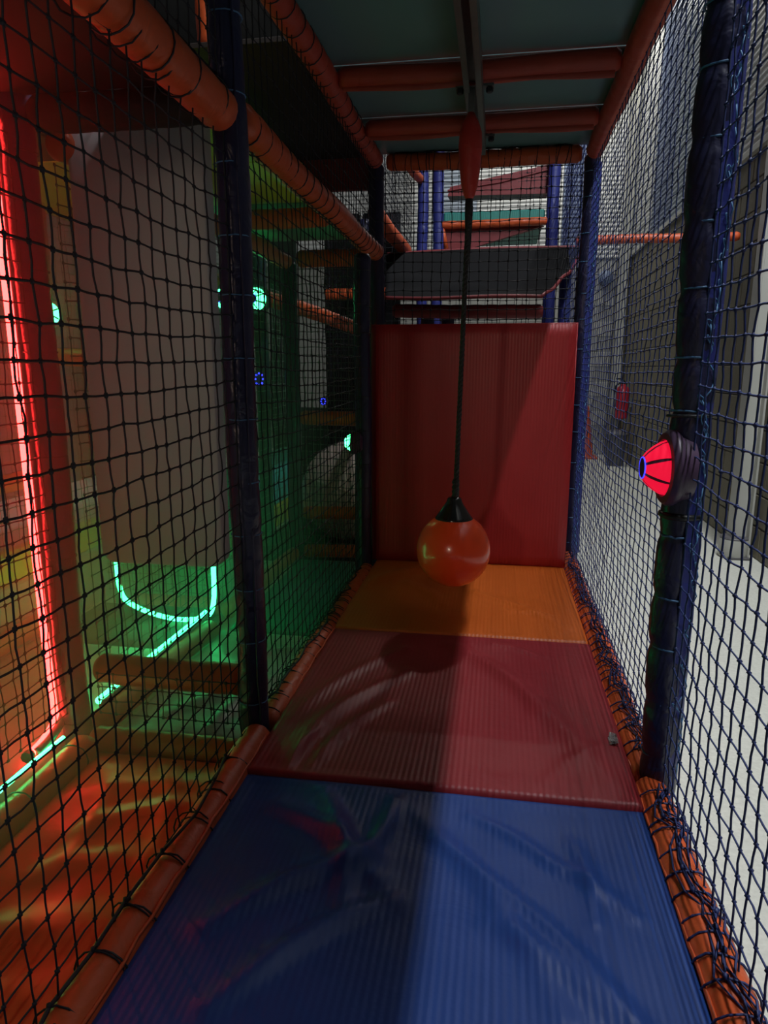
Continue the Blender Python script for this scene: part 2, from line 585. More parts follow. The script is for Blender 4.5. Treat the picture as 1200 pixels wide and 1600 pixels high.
# ------------------------------------------------------------------ mats
def slab(name, x0, x1, y0, y1, ztop, th, mat, ridges=(), nx=110, ny=110, noise=0.0015, edge=0.018, seed=3, label=None, cat=None, parent=None, group=None, rs=1.7):
    """soft mat: top grid with creases (ridges: x,y,x,y,height,width), rounded rim, sides and base"""
    rg = np.random.default_rng(seed)
    X, Y = np.meshgrid(np.linspace(x0, x1, nx), np.linspace(y0, y1, ny), indexing='ij')
    Z = np.zeros_like(X)
    for k in range(7):
        a, f_ = rg.random() * 6.28, 3 + 9 * rg.random()
        Z += noise * np.sin(f_ * (X * math.cos(a) + Y * math.sin(a)) + rg.random() * 6.28)
    for (ax, ay, bx, by, h, w) in ridges:
        h = h * rs
        dx, dy = bx - ax, by - ay
        l2 = dx * dx + dy * dy
        t = np.clip(((X - ax) * dx + (Y - ay) * dy) / l2, 0, 1)
        # gentle bow of the crease
        bow = 0.06 * math.sqrt(l2) * np.sin(PI * t)
        nx_, ny_ = -dy / math.sqrt(l2), dx / math.sqrt(l2)
        dist = np.hypot(X - (ax + t * dx + nx_ * bow), Y - (ay + t * dy + ny_ * bow))
        Z += h * np.exp(-(dist / w) ** 2) * (0.35 + 0.65 * np.sin(PI * np.clip(t, .06, .94)))
    e = np.minimum(np.minimum(X - x0, x1 - X), np.minimum(Y - y0, y1 - Y))
    Z = Z * np.clip(e / 0.05, 0, 1) - edge * (1 - np.sqrt(np.clip(1 - (1 - np.clip(e / edge, 0, 1)) ** 2, 0, 1)))
    Z += ztop
    V = np.stack([X, Y, Z], -1).reshape(-1, 3)
    idx = np.arange(nx * ny).reshape(nx, ny)
    F = np.stack([idx[:-1, :-1], idx[1:, :-1], idx[1:, 1:], idx[:-1, 1:]], -1).reshape(-1, 4).tolist()
    rim = list(idx[:, 0]) + list(idx[-1, 1:]) + list(idx[-2::-1, -1]) + list(idx[0, -2:0:-1])
    n0 = len(V)
    low = V[rim].copy()
    low[:, 2] = ztop - th
    V = np.concatenate([V, low])
    m = len(rim)
    for i in range(m):
        j = (i + 1) % m
        F.append((int(rim[i]), n0 + i, n0 + j, int(rim[j])))
    F.append(tuple(n0 + i for i in range(m))[::-1])
    me = bpy.data.meshes.new(name)
    me.from_pydata(V.tolist(), [], F)
    me.update()
    return obj(name, me, mat, parent, label, cat, group, smooth='all')


# ================================================================== the hall
ZF = -0.165
obj('floor', MB().box(-4.6, 2.0, -6.0, 10.8, ZF - 0.1, ZF), 'concrete', kind='structure')
obj('ceiling', MB().box(-4.6, 2.0, -6.0, 10.8, 5.6, 5.7), 'roof', kind='structure')
obj('wall_left', MB().box(-4.7, -4.6, -6.0, 10.8, ZF, 5.6), 'wall_dim', kind='structure')
obj('wall_front', MB().box(-4.6, 2.0, -6.1, -6.0, ZF, 5.6), 'wall_dim', kind='structure')

# right wall: backing (recessed joints), single blocks, cladding above
XW = 1.89
wr = obj('wall_right', MB().box(XW + 0.008, XW + 0.12, -6.0, 10.8, ZF, 5.6), 'mortar', kind='structure')
bl, bh = 0.44, 0.215
blk = MB().box(0, 0.03, 0.005, bl - 0.005, 0.005, bh - 0.005, c=0.004).mesh('block')
fix_normals(blk)
blk.materials.append(M['block'])
hblk = MB().box(0, 0.03, 0.005, bl / 2 - 0.005, 0.005, bh - 0.005, c=0.004).mesh('block')
fix_normals(hblk)
hblk.materials.append(M['block'])
ZC = ZF + 13 * bh
for row in range(13):
    y = 2.58 - (bl / 2 if row % 2 else 0)
    while y < 10.5:
        me = blk
        if y + bl > 10.6:
            me = hblk
        o = bpy.data.objects.new('block', me)
        COL.objects.link(o)
        o.parent = wr
        o.location = (XW + random.uniform(-.0015, .0015), y, ZF + row * bh)
        y += bl


def corrugated(y0, y1, z0, z1, per, amp, axis):
    mb = MB()
    n = int((z1 - z0) / per * 4)
    vs_ = []
    for i in range(n + 1):
        z = z0 + (z1 - z0) * i / n
        a = amp * (0, 1, 1, 0)[i % 4]
        if axis == 'x':
            vs_ += [(XW - 0.01 - a, y0, z), (XW - 0.01 - a, y1, z)]
        else:
            vs_ += [(y0, YB - 0.01 - a, z), (y1, YB - 0.01 - a, z)]
    mb.add(vs_, [(2 * i, 2 * i + 1, 2 * i + 3, 2 * i + 2) for i in range(n)])
    return mb


YB = 10.65
for (a, b, mt) in [(1.4, 2.6, 'clad_white'), (2.6, 3.9, 'clad_white'), (3.9, 5.1, 'clad_white'), (5.1, 6.2, 'clad_white'), (6.2, 6.75, 'clad_pale'), (6.75, 7.35, 'clad_white'),
                   (7.35, 8.1, 'clad_pale'), (8.1, 9.1, 'clad_blue'), (9.1, 10.6, 'clad_white')]:
    obj('cladding_sheet', corrugated(a + .004, b - .004, ZC, 5.55, 0.05, 0.012, 'x'), mt, wr, fix=False)
obj('cladding_flashing', MB().box(XW - 0.035, XW + 0.02, 1.4, 10.6, ZC - 0.03, ZC + 0.01), 'column', wr)

wb = obj('wall_back', MB().box(-4.6, 2.0, YB + 0.008, YB + 0.1, ZF, 5.6), 'mortar_pale', kind='structure')
pb = MB().box(0.005, bl - 0.005, 0, 0.03, 0.005, bh - 0.005, c=0.004).mesh('block')
fix_normals(pb)
pb.materials.append(M['block_pale'])
for row in range(13):
    x = -2.2 - (bl / 2 if row % 2 else 0)
    while x + bl <= 1.90:
        o = bpy.data.objects.new('block', pb)
        COL.objects.link(o)
        o.parent = wb
        o.location = (x, YB + random.uniform(-.0015, .0015), ZF + row * bh)
        x += bl
xs = [-4.5, -3.3, -2.1, -0.9, -0.25, 0.95, 1.25, 1.87]
for i in range(len(xs) - 1):
    obj('cladding_sheet', corrugated(xs[i] + .004, xs[i + 1] - .004, ZC, 5.55, 0.06, 0.012, 'y'), 'clad_blue' if i == 5 else ('clad_pale' if i == 3 else 'clad_white'), wb, fix=False)


def i_column(x, y, label, w=0.13, d=0.12):
    t = thing('steel_column', (x, y, ZF), label, 'column')
    obj('flange', MB().box(x - d, x - d + 0.014, y - w / 2, y + w / 2, ZF, 5.5, c=0.003), 'column', t)
    obj('flange', MB().box(x - 0.016, x - 0.002, y - w / 2, y + w / 2, ZF, 5.5, c=0.003), 'column', t)
    obj('web', MB().box(x - d + 0.014, x - 0.016, y - 0.006, y + 0.006, ZF, 5.5), 'column', t)
    obj('base_plate', MB().box(x - d - 0.02, x - 0.002, y - w / 2 - .03, y + w / 2 + .03, ZF, ZF + 0.018, c=0.003), 'grey_plastic', t)
    return t


i_column(XW - 0.045, 4.86, 'white steel column against the block wall nearest the viewer')
i_column(XW - 0.045, 10.3, 'white steel column far down the block wall behind the fire extinguisher')
# rounded foot box in front of the near column
tb = thing('column_foot_guard', (1.76, 4.86, ZF), 'pale rounded guard at the foot of the near steel column', 'guard')
obj('guard_shell', MB().lathe([(0.085, 0), (0.095, 0.02), (0.098, 0.10), (0.095, 0.13), (0.07, 0.135)], 24, org=(1.76, 4.86, ZF)), 'column', tb, smooth=True)
obj('guard_collar', MB().lathe([(0.092, 0.13), (0.094, 0.138), (0.088, 0.146)], 24, org=(1.76, 4.86, ZF)), 'grey_plastic', tb, smooth=True)

# fire extinguisher hung on the far block wall
fx, fy = 1.77, 9.6
t = thing('fire_extinguisher', (fx, fy, 0.42), 'red fire extinguisher hanging on the block wall beside the far white column', 'extinguisher')
obj('cylinder', MB().lathe([(0.05, 0.0), (0.082, 0.015), (0.086, 0.03), (0.086, 0.36), (0.07, 0.415), (0.035, 0.44), (0.03, 0.46)], 24, org=(fx, fy, 0.44)), 'ext_red', t, smooth=True)
obj('valve', MB().lathe([(0.028, 0), (0.028, 0.03), (0.018, 0.035), (0.018, 0.05)], 12, org=(fx, fy, 0.90)), 'black', t, smooth=True)
obj('handle', MB().tube([(fx, fy, .945), (fx - .03, fy - .02, .965), (fx - .10, fy - .05, .97)], 0.009, 6), 'black', t)
obj('hose', MB().tube([(fx - .02, fy - .02, .93), (fx - .10, fy - .05, .88), (fx - .115, fy - .06, .75), (fx - .105, fy - .05, .6)], 0.011, 6), 'black', t, smooth=True)
obj('wall_bracket', MB().box(XW - 0.06, XW, fy - .04, fy + .04, 0.6, 0.72), 'steel', t)
# dark bin under it
bx_, by_ = 1.70, 9.45
t = thing('waste_bin', (bx_, by_, ZF), 'small dark grey bin standing on the floor under the fire extinguisher', 'bin')
obj('bin_body', MB().lathe([(0.11, 0), (0.115, 0.01), (0.14, 0.40), (0.145, 0.41), (0.135, 0.412), (0.12, 0.1)], 20, org=(bx_, by_, ZF)), 'grey_plastic', t, smooth=True)
obj('bin_lid', MB().lathe([(0.148, 0.40), (0.15, 0.42), (0.12, 0.46), (0.05, 0.475), (0.0, 0.478)], 20, org=(bx_, by_, ZF)), 'grey_plastic', t, smooth=True)
# alarm bell on the far wall
t = thing('alarm_bell', (1.60, YB, 2.37), 'round dark alarm bell on the pale far wall', 'bell')
obj('gong', MB().lathe([(0.10, 0.02), (0.10, 0.04), (0.085, 0.075), (0.045, 0.095), (0.0, 0.1)], 24, '-Y', (1.60, YB, 2.37)), 'clad_blue', t, smooth=True)
obj('back_box', MB().lathe([(0.06, 0.0), (0.06, 0.03)], 16, '-Y', (1.60, YB, 2.37)), 'grey_plastic', t)
obj('conduit', MB().tube([(1.60, YB - .02, 2.37), (1.60, YB - .02, 1.95)], 0.012, 6), 'grey_plastic', t)
# orange cone beyond the far post
t = thing('traffic_cone', (1.40, 10.2, ZF), 'faded orange traffic cone standing before the far wall', 'cone')
obj('cone_body', MB().lathe([(0.13, 0.03), (0.12, 0.05), (0.03, 0.72), (0.022, 0.74)], 20, org=(1.40, 10.2, ZF)), 'orange_tube', t, smooth=True)
obj('cone_foot', MB().box(1.23, 1.57, 10.03, 10.37, ZF, ZF + 0.03, c=.006), 'orange_tube', t)

# ================================================================== lane floor
blue_r = [(-.05, 1.55, .28, 1.02, .006, .030), (.02, 1.45, .5, .86, .006, .02), (.1, 1.56, .30, 1.40, .006, .02), (.28, 1.42, .44, 1.28, .006, .022),
          (-.40, 1.52, -.10, 1.30, .012, .03), (-.30, 1.6, -.16, 1.22, .012, .026), (-.10, 1.58, -.16, 1.32, .010, .022), (-.42, 1.12, -.12, 1.36, .014, .030), (-.34, .95, -.06, 1.24, .013, .028),
          (.15, 1.22, .42, .98, .007, .03), (.34, 1.5, .36, 1.25, .006, .02)]
slab('floor_mat', -0.54, 0.54, 0.25, 1.655, -0.012, 0.085, 'blue_mat', blue_r, 150, 190, seed=4,
     label='blue ribbed vinyl floor mat, the nearest of the lane mats', cat='floor mat', group='lane floor mats')
crim_r = [(-.02, 2.62, .46, 1.75, .008, .04), (.02, 2.6, .30, 2.1, .005, .03), (-.46, 1.72, -.16, 2.35, .009, .03), (-.36, 1.70, -.20, 2.10, .007, .022), (-.5, 1.95, -.2, 2.55, .006, .03),
          (.15, 2.66, .34, 2.55, .005, .02), (.3, 1.72, .5, 1.95, .004, .03), (-.42, 1.68, -.38, 1.9, .008, .016)]
slab('floor_mat', -0.54, 0.54, 1.645, 2.735, 0.0, 0.095, 'crimson_mat', crim_r, 150, 150, seed=5,
     label='crimson ribbed vinyl floor mat in the middle of the lane', cat='floor mat', group='lane floor mats')
or_r = [(.05, 3.3, .45, 2.85, .006, .03), (-.3, 3.4, -.1, 3.1, .007, .04), (-.52, 3.3, -.2, 3.72, .010, .05), (.2, 3.05, .4, 3.0, .004, .02)]
slab('floor_mat', -0.545, 0.535, 2.725, 3.86, 0.004, 0.095, 'orange_mat', or_r, 130, 130, seed=6,
     label='orange ribbed vinyl floor mat at the foot of the red crash pad', cat='floor mat', group='lane floor mats')
# crumpled film left on the mat edge
cm = MB()
rg_ = random.Random(4)
vs_ = [(0.505 + rg_.uniform(-.015, .015), 1.957 + rg_.uniform(-.035, .035), 0.006 + rg_.uniform(0, .012)) for _ in range(40)]
cm.add(vs_, [tuple(rg_.sample(range(40), 3)) for _ in range(46)])
obj('film_scrap', cm, 'film', None, 'scrap of crumpled clear film at the right edge of the crimson mat', 'litter', fix=False)

# upright red crash pad
YP = 3.78
pad = thing('crash_pad', (0, YP, 0.0), 'tall red ribbed crash pad standing upright at the end of the lane', 'crash pad')
pm = MB()
nx_, nz_ = 40, 40
x0, x1, z0, z1 = -0.565, 0.533, 0.006, 1.335


def pad_pt(i, j):
    s, t_ = i / nx_, j / nz_
    x = x0 + (x1 - x0) * s
    z = z0 + (z1 - z0) * t_
    e = min(s, 1 - s) * (x1 - x0), min(t_, 1 - t_) * (z1 - z0)
    ee = min(e)
    y = YP + 0.022 * (1 - math.sqrt(max(0, 1 - (1 - min(1, ee / 0.03)) ** 2))) + 0.003 * math.sin(s * 5) * math.sin(t_ * 4)
    return (x, y, z)


gv = [pad_pt(i, j) for i in range(nx_ + 1) for j in range(nz_ + 1)]
gf = [(i * (nz_ + 1) + j, (i + 1) * (nz_ + 1) + j, (i + 1) * (nz_ + 1) + j + 1, i * (nz_ + 1) + j + 1) for i in range(nx_) for j in range(nz_)]
pm.add(gv, gf)
obj('pad_face', pm, 'red_pad', pad, smooth='all')
obj('pad_back', MB().box(x0 + .002, x1 - .002, YP + 0.02, YP + 0.10, z0, z1, c=0.012), 'red_pad', pad)
obj('piping', MB().tube([(x0 + .004, YP + .022, z0 + .01), (x0 + .004, YP + .022, z1 - .004), (x1 - .004, YP + .022, z1 - .004), (x1 - .004, YP + .022, z0 + .01)], 0.004, 6), 'red_pad', pad, smooth='all')

# ================================================================== posts
PR = 0.046
def post(x, y, z0, z1, label, mat='navy_post', r=PR, **kw):
    return padded('padded_post', (x, y, z0), (x, y, z1), r, mat, label, 'post', **kw)


post(-0.6, 1.9, ZF + .005, 2.75, 'dark navy padded post on the left, between the two left net bays', tie=0.17, bulge=0.06, tie_mat='tie_blue', seam=(0.7, -.7, 0), seed=2, r=0.045)
post(-0.6, 3.73, ZF + .005, 1.69, 'dark padded post at the left edge of the red crash pad carrying a green lamp', tie=0.17, seed=5)
post(-0.6, 4.19, ZF + .005, 2.25, 'dark padded post behind the red crash pad at its left corner', tie=0.2, seed=8)
post(-1.22, 1.9, ZF + .005, 2.4, 'padded post beside the red light strip, left of the grey panel', tie=0.3, seed=9)
post(-1.12, 4.14, ZF + .005, 1.72, 'dark padded post at the far left corner of the green lit side passage', tie=0.2, seed=10)
R1 = post(0.6, 1.81, ZF + .005, 2.9, 'near right padded post that carries the red dome lamp', tie=0.155, bulge=0.15, tie_mat='tie_blue', seed=11, r=0.049, tr=0.0026)
post(0.6, 4.19, ZF + .005, 2.25, 'padded post at the right edge of the red crash pad, holding the deck corner', tie=0.16, tie_mat='tie_blue', seed=12, r=0.045)
# blue zipped seam strips with laced loops on the outer side of the right posts
def seam_strip(parent, x, y, z0, z1, seed, wid=0.03):
    rg = random.Random(seed)
    n = 60
    vs_, f = [], []
    for i in range(n + 1):
        z = z0 + (z1 - z0) * i / n
        w = wid * (0.8 + 0.25 * math.sin(i * .9) + rg.uniform(-.1, .1))
        for k in range(5):
            a = -1.5 + k * 0.6
            rr = 0.0475 + 0.004 * math.sin(k / 4 * PI) + rg.uniform(0, .002)
            vs_.append((x + rr * math.cos(a), y + rr * math.sin(a), z))
    for i in range(n):
        for k in range(4):
            f.append((i * 5 + k, i * 5 + k + 1, (i + 1) * 5 + k + 1, (i + 1) * 5 + k))
    obj('seam_strip', MB().add(vs_, f), 'blue_post', parent, smooth='all', fix=False, label='brighter blue overlapping seam strip')
    mb = MB()
    z = z0 + .03
    prev = None
    while z < z1 - .03:
        a = -1.0 + rg.uniform(-.35, .35)
        c = Vector((x + 0.054 * math.cos(a), y + 0.054 * math.sin(a), z))
        if rg.random() < 0.62:
            ang = rg.uniform(0, 3)
            s1, s2 = rg.uniform(.006, .012), rg.uniform(.010, .018)
            tv = Vector((-math.sin(a), math.cos(a), 0))
            mb.tube([c + tv * (s1 * math.cos(q * PI / 5 + ang)) + Vector((0, 0, s2 * math.sin(q * PI / 5))) for q in range(10)], 0.0016, 4, closed=True)
        if prev is not None:
            mid_ = (prev + c) / 2 + Vector((rg.uniform(-.004, .008), rg.uniform(-.008, 0), 0))
            mb.tube([prev, mid_, c], 0.0018, 4)
        prev = c
        z += rg.uniform(.03, .055)
    obj('lacing', mb, 'tie_blue', parent, smooth='all', fix=False)


seam_strip(R1, 0.6, 1.81, -0.02, 2.85, 21)
R2 = [o for o in COL.objects if o.get('label', '').startswith('padded post at the right edge')][0]
seam_strip(R2, 0.6, 4.19, 0.0, 2.2, 22)

# ================================================================== beams round the lane
BR = 0.047
def beam(p0, p1, label, mat='orange_tube', r=BR, **kw):
    kw.setdefault('tie', 0.11)
    return padded('padded_beam', p0, p1, r, mat, label, 'beam', **kw)


beam((-.575, .25, -.03), (-.575, 1.87, -.03), 'orange padded floor beam along the near left edge of the blue mat', seam=(.8, 0, .6), seed=31, tie=0.13)
beam((-.575, 1.93, -.03), (-.575, 3.70, -.03), 'orange padded floor beam left of the crimson and orange mats', seam=(.8, 0, .6), seed=32, tie=0.09)
beam((.58, .25, -.03), (.58, 1.795, -.03), 'orange padded floor beam along the right edge of the blue mat', ties=False, seam=(-.9, 0, .4), seed=33)
beam((.58, 1.80, -.03), (.58, 4.14, -.03), 'orange padded floor beam right of the crimson and orange mats', ties=False, seam=(-.9, 0, .4), seed=34)
beam((-.6, .3, 1.755), (-.6, 1.85, 1.755), 'orange padded beam at mid height, upper left, nearest the viewer', r=.052, seed=35, tie=0.16)
beam((-.6, 1.955, 1.765), (-.6, 4.14, 1.765), 'orange padded beam at mid height from the left post to the crash pad corner', r=.050, seed=36, tie=0.10)
# deck above the lane
ZU = 2.25
beam((-.6, .9, ZU), (-.6, 4.13, ZU), 'orange padded edge beam on the left of the deck overhead', 'red_tube', r=.047, seed=37, tie=0.11)
beam((.6, .5, ZU), (.6, 4.13, ZU), 'orange padded edge beam on the right of the deck overhead', 'red_tube', r=.047, seed=38, ties=False)
beam((-.54, 4.19, ZU), (.54, 4.19, ZU), 'orange padded end beam of the deck, above the back net', 'orange_tube', r=.046, seed=39, tie=.1)


def cross_beam(y, label, seed):
    t = padded('padded_beam', (-.55, y, ZU), (.55, y, ZU), .043, 'red_tube', label, 'beam', ties=False, bulge=0.0, seed=seed)
    # loose lower fold of the sleeve
    vs_, f = [], []
    n = 40
    for i in range(n + 1):
        x = -.53 + 1.06 * i / n
        open_ = 0.010 + 0.006 * math.sin(x * 9 + seed)
        vs_ += [(x, y - .022, ZU - .036), (x, y - .026, ZU - .046 - open_), (x, y - .020, ZU - .047 - open_)]
    for i in range(n):
        for k in range(2):
            f.append((i * 3 + k, i * 3 + k + 1, i * 3 + k + 4, i * 3 + k + 3))
    obj('sleeve_fold', MB().add(vs_, f), 'red_tube', t, smooth='all')
    return t


cross_beam(3.02, 'dark red padded cross beam under the deck, nearest the viewer', 41)
cross_beam(3.62, 'dark red padded cross beam under the deck, next to the end beam', 42)
dk = thing('deck_floor', (0, 2.5, ZU + .05), 'blue-grey painted boards of the deck overhead seen from below', 'deck')
for (a, b) in [(.5, 1.9), (1.91, 3.01), (3.02, 3.61), (3.62, 4.2)]:
    for (c, d_) in [(-.62, -.002), (.002, .62)]:
        obj('board', MB().box(c, d_, a, b, ZU + .05, ZU + .068, c=.002), 'board', dk)

# trolley rail
tr = thing('ceiling_rail', (0, 2.6, 2.17), 'grey steel trolley rail bolted under the deck beams', 'rail')
for s in (-1, 1):
    obj('rail_side', MB().box(s * .030 - .003, s * .030 + .003, 1.0, 3.66, 2.125, 2.205), 'steel', tr)
    obj('rail_lip', MB().box(min(s * .012, s * .033), max(s * .012, s * .033), 1.0, 3.66, 2.121, 2.126), 'steel', tr)
obj('rail_top', MB().box(-.033, .033, 1.0, 3.66, 2.203, 2.208), 'steel', tr)
for y in (3.02, 3.62):
    for s in (-1, 1):
        bb = obj('bracket', MB().box(min(s * .03, s * .075), max(s * .03, s * .075), y - .025, y + .02, 2.188, 2.196), 'steel', tr)
        obj('bolt', MB().lathe([(.011, -.018), (.014, -.014), (.014, 0), (.006, 0.0), (.006, .03)], 6, org=(s * .058, y - .005, 2.186)), 'black', bb)

# hanging ball
YBALL = 2.86
bz = 0.335
rb = 0.158
bxx = -0.037
ball = thing('hanging_ball', (bxx, YBALL, bz), 'orange plastic buoy ball hanging on a black rope', 'ball')
prof = []
for k in range(0, 25):
    a = -PI / 2 + (PI * 0.92) * k / 24
    rr = rb * math.cos(a)
    h = rb * math.sin(a) * (1.0 if a < 0 else 1.03)
    prof.append((max(rr, 0.0), h))
obj('ball_shell', MB().lathe(prof, 48, org=(bxx, YBALL, bz)), 'buoy', ball, smooth='all')
obj('cap', MB().lathe([(.080, .136), (.081, .141), (.076, .149), (.058, .175), (.042, .198), (.033, .214), (.030, .226), (.024, .232), (.0, .234)], 36, org=(bxx, YBALL, bz)), 'black_gloss', ball, smooth='all')
top = Vector((-0.006, YBALL + .02, 1.80))
bot = Vector((bxx + .004, YBALL, bz + .215))
rp = MB()
nt_ = 120
for ph in (0, 2.1, 4.2):
    pts = []
    for i in range(nt_ + 1):
        t_ = i / nt_
        p = bot.lerp(top, t_)
        w = 0.0055 * (1 + 0.9 * math.exp(-t_ * 14))
        a = t_ * 130 + ph
        pts.append(p + Vector((math.cos(a) * w, math.sin(a) * w, 0)))
    rp.tube(pts, 0.0058, 6)
obj('rope', rp, 'rope', ball, smooth='all')
kn = MB()
for ph in range(3):
    pts = []
    for i in range(24):
        a = i * .55 + ph * 2
        pts.append(bot + Vector((math.cos(a) * .011, math.sin(a) * .011, -.03 + i * .0052)))
    kn.tube(pts, .006, 6)
obj('rope_splice', kn, 'rope', ball, smooth='all')
sl = []
for (h, r_) in [(0, .012), (.012, .020), (.05, .032), (.12, .041), (.19, .045), (.24, .043), (.275, .031), (.31, .012)]:
    sl.append((r_, h))
obj('rope_sleeve', MB().lathe(sl, 20, org=(top.x, top.y, 1.745)), 'sleeve_red', ball, smooth='all')
obj('taper_binding', MB().lathe([(.006, -.24), (.010, -.20), (.016, -.05), (.014, 0.01)], 12, org=(top.x, top.y, 1.745)), 'rope', ball, smooth='all')
obj('hanger', MB().box(top.x - .012, top.x + .012, top.y - .006, top.y + .006, 2.05, 2.14), 'steel', ball)

# ================================================================== red dome lamp and its green copies
def dome_lamp(loc, glow_mat, label, s=1.0, rot=0.0, ring='glow_blue'):
    t = thing('dome_lamp', (0, 0, 0), label, 'lamp', 'round target lamps on the posts')
    obj('back_housing', MB().lathe([(.055 * s, -.055), (.080 * s, -.045), (.088 * s, -.02), (.088 * s, 0), (.080 * s, .006)], 36, '-X'), 'casing', t, smooth=True)
    obj('rim', MB().lathe([(.094 * s, -.012 * s), (.098 * s, -.004 * s), (.098 * s, .006 * s), (.090 * s, .016 * s), (.074 * s, .018 * s), (.070 * s, .010 * s)], 48, '-X'), 'casing', t, smooth=True)
    prof = [(.071, .012), (.066, .026), (.056, .042), (.042, .058), (.030, .067)]
    nseg = 7
    for g in range(nseg):
        vs_, f = [], []
        m = 7
        for (r, h) in prof:
            for k in range(m):
                a = 2 * PI * (g + 0.04 + 0.09 * (h - .012) / .055 + (0.92 - .18 * (h - .012) / .055) * k / (m - 1)) / nseg
                vs_.append((-h * s, r * s * math.cos(a), r * s * math.sin(a)))
        for i in range(len(prof) - 1):
            for k in range(m - 1):
                f.append((i * m + k, i * m + k + 1, (i + 1) * m + k + 1, (i + 1) * m + k))
        obj('lens_segment', MB().add(vs_, f), glow_mat, t, smooth='all', fix=False)
    obj('lens_frame', MB().lathe([(r * s * .985, (h - .0015) * s) for (r, h) in prof], 40, '-X'), 'casing', t, smooth='all')
    obj('centre_cap', MB().lathe([(.029 * s, .064 * s), (.026 * s, .069 * s), (.0, .070 * s)], 24, '-X'), 'casing', t, smooth=True)
    obj('light_ring', MB().tube(ring_pts((-.068 * s, 0, 0), (1, 0, 0), .027 * s, 24), .0017 * s, 6, closed=True), ring, t, smooth='all')
    t.location = loc
    t.rotation_euler = (0, 0, rot)
    return t


dome_lamp((0.562, 1.80, 0.855), 'glow_dome_red', 'red glowing dome lamp with a thin blue ring on the right post', 0.98, rot=0.06)
dome_lamp((-0.65, 3.70, 0.70), 'glow_dome_green', 'green glowing dome lamp on the post left of the crash pad', 0.68, rot=0.1)
# lamp strap on the right post
obj('strap_band', MB().tube(ring_pts((0.6, 1.81, 0.735), (0, 0, 1), .046, 20), [.009] * 20, 6, closed=True), 'black', R1, smooth='all')
obj('strap_band', MB().tube(ring_pts((0.6, 1.81, 0.985), (0, 0.05, 1), .051, 20), [.004] * 20, 6, closed=True), 'tie', R1, smooth='all')

# ================================================================== nets of the lane
U, V = (0, 1, 0), (0, 0, 1)
n = net((-.6, .42, .012), U, V, 1.43, 1.70, 'dark knotted safety net of the near left bay, in front of the grey panel', sag=0.02, r=0.0022, cell=.059)
lashing(n, (-.585, .3, -.03), (-.585, 1.84, -.03), .048, .13, 'net_left', seed=1)
lashing(n, (-.61, .4, 1.755), (-.61, 1.84, 1.755), .053, .09, 'net_left', seed=6)
n = net((-.6, 1.96, .012), U, V, 1.72, 1.70, 'dark knotted safety net of the left bay between the two posts', sag=0.02, mat='net_left')
lashing(n, (-.585, 1.96, -.03), (-.585, 3.66, -.03), .048, .075, 'net_left', seed=2)
net((-.6, 1.96, 1.81), U, V, 2.16, .40, 'dark net between the mid-height left beam and the deck edge', mat='net_left')
net((-.6, .7, 1.80), U, V, 1.13, .86, 'dark net above the near left mid-height beam', mat='net_left')
n = net((.6, .5, .012), U, V, 1.24, 2.70, 'navy blue knotted net of the near right bay before the block wall', mat='net_blue', sag=.01, r=.0023)
lashing(n, (.582, .3, -.03), (.582, 1.75, -.03), .0505, .060, 'net_blue', double=True, seed=3, cr=.0026)
n = net((.6, 1.87, .012), U, V, 2.25, 2.16, 'navy blue knotted net of the right bay from near post to crash pad', mat='net_blue', sag=.01, cell=.069, cellv=.035, r=.0019, knot=.0055)
lashing(n, (.582, 1.88, -.03), (.582, 4.12, -.03), .0505, .058, 'net_blue', double=True, seed=4, cr=.0024)
n = net((-.55, 4.2, .02), (1, 0, 0), V, 1.10, 2.18, 'dark net behind the crash pad up to the deck end beam', mat='net_left')
lashing(n, (-.52, 4.19, ZU), (.52, 4.19, ZU), .047, .06, 'net_left', double=True, seed=5)

# ================================================================== left side passage
slab('floor_mat', -1.115, -0.625, 0.3, 1.85, -0.118, 0.045, 'orange_gloss',
     [(-1.08, 1.6, -.70, 1.72, .016, .05), (-.98, 1.45, -.68, 1.62, .018, .04), (-1.02, 1.28, -.72, 1.40, .022, .05), (-1.05, 1.05, -.66, 1.2, .020, .06), (-1.0, 1.75, -.92, 1.3, .014, .035), (-.85, 1.8, -.7, 1.4, .014, .03),
      (-1.08, .85, -.75, 1.0, .018, .05), (-1.0, .7, -.7, .8, .018, .05)], 90, 180, noise=0.003, seed=12, rs=.8,
     label='orange glossy wrinkled vinyl mat in the near left side bay', cat='floor mat')
slab('floor_mat', -1.12, -0.63, 1.96, 2.88, -0.105, 0.055, 'grey_sheet',
     [(-1.0, 2.1, -.7, 2.3, .014, .04), (-1.05, 2.4, -.7, 2.2, .014, .04), (-.95, 2.5, -.65, 2.75, .012, .04), (-.8, 2.0, -.7, 2.4, .014, .03)], 70, 110, noise=.003, seed=13,
     label='pale grey wrinkled vinyl mat behind the grey panel', cat='floor mat')
slab('floor_mat', -1.08, -0.63, 2.89, 4.06, -0.085, 0.075, 'teal_mat', [(-.9, 3.2, -.7, 3.6, .006, .04)], 60, 90, seed=14,
     label='teal vinyl mat in the green lit side passage', cat='floor mat')

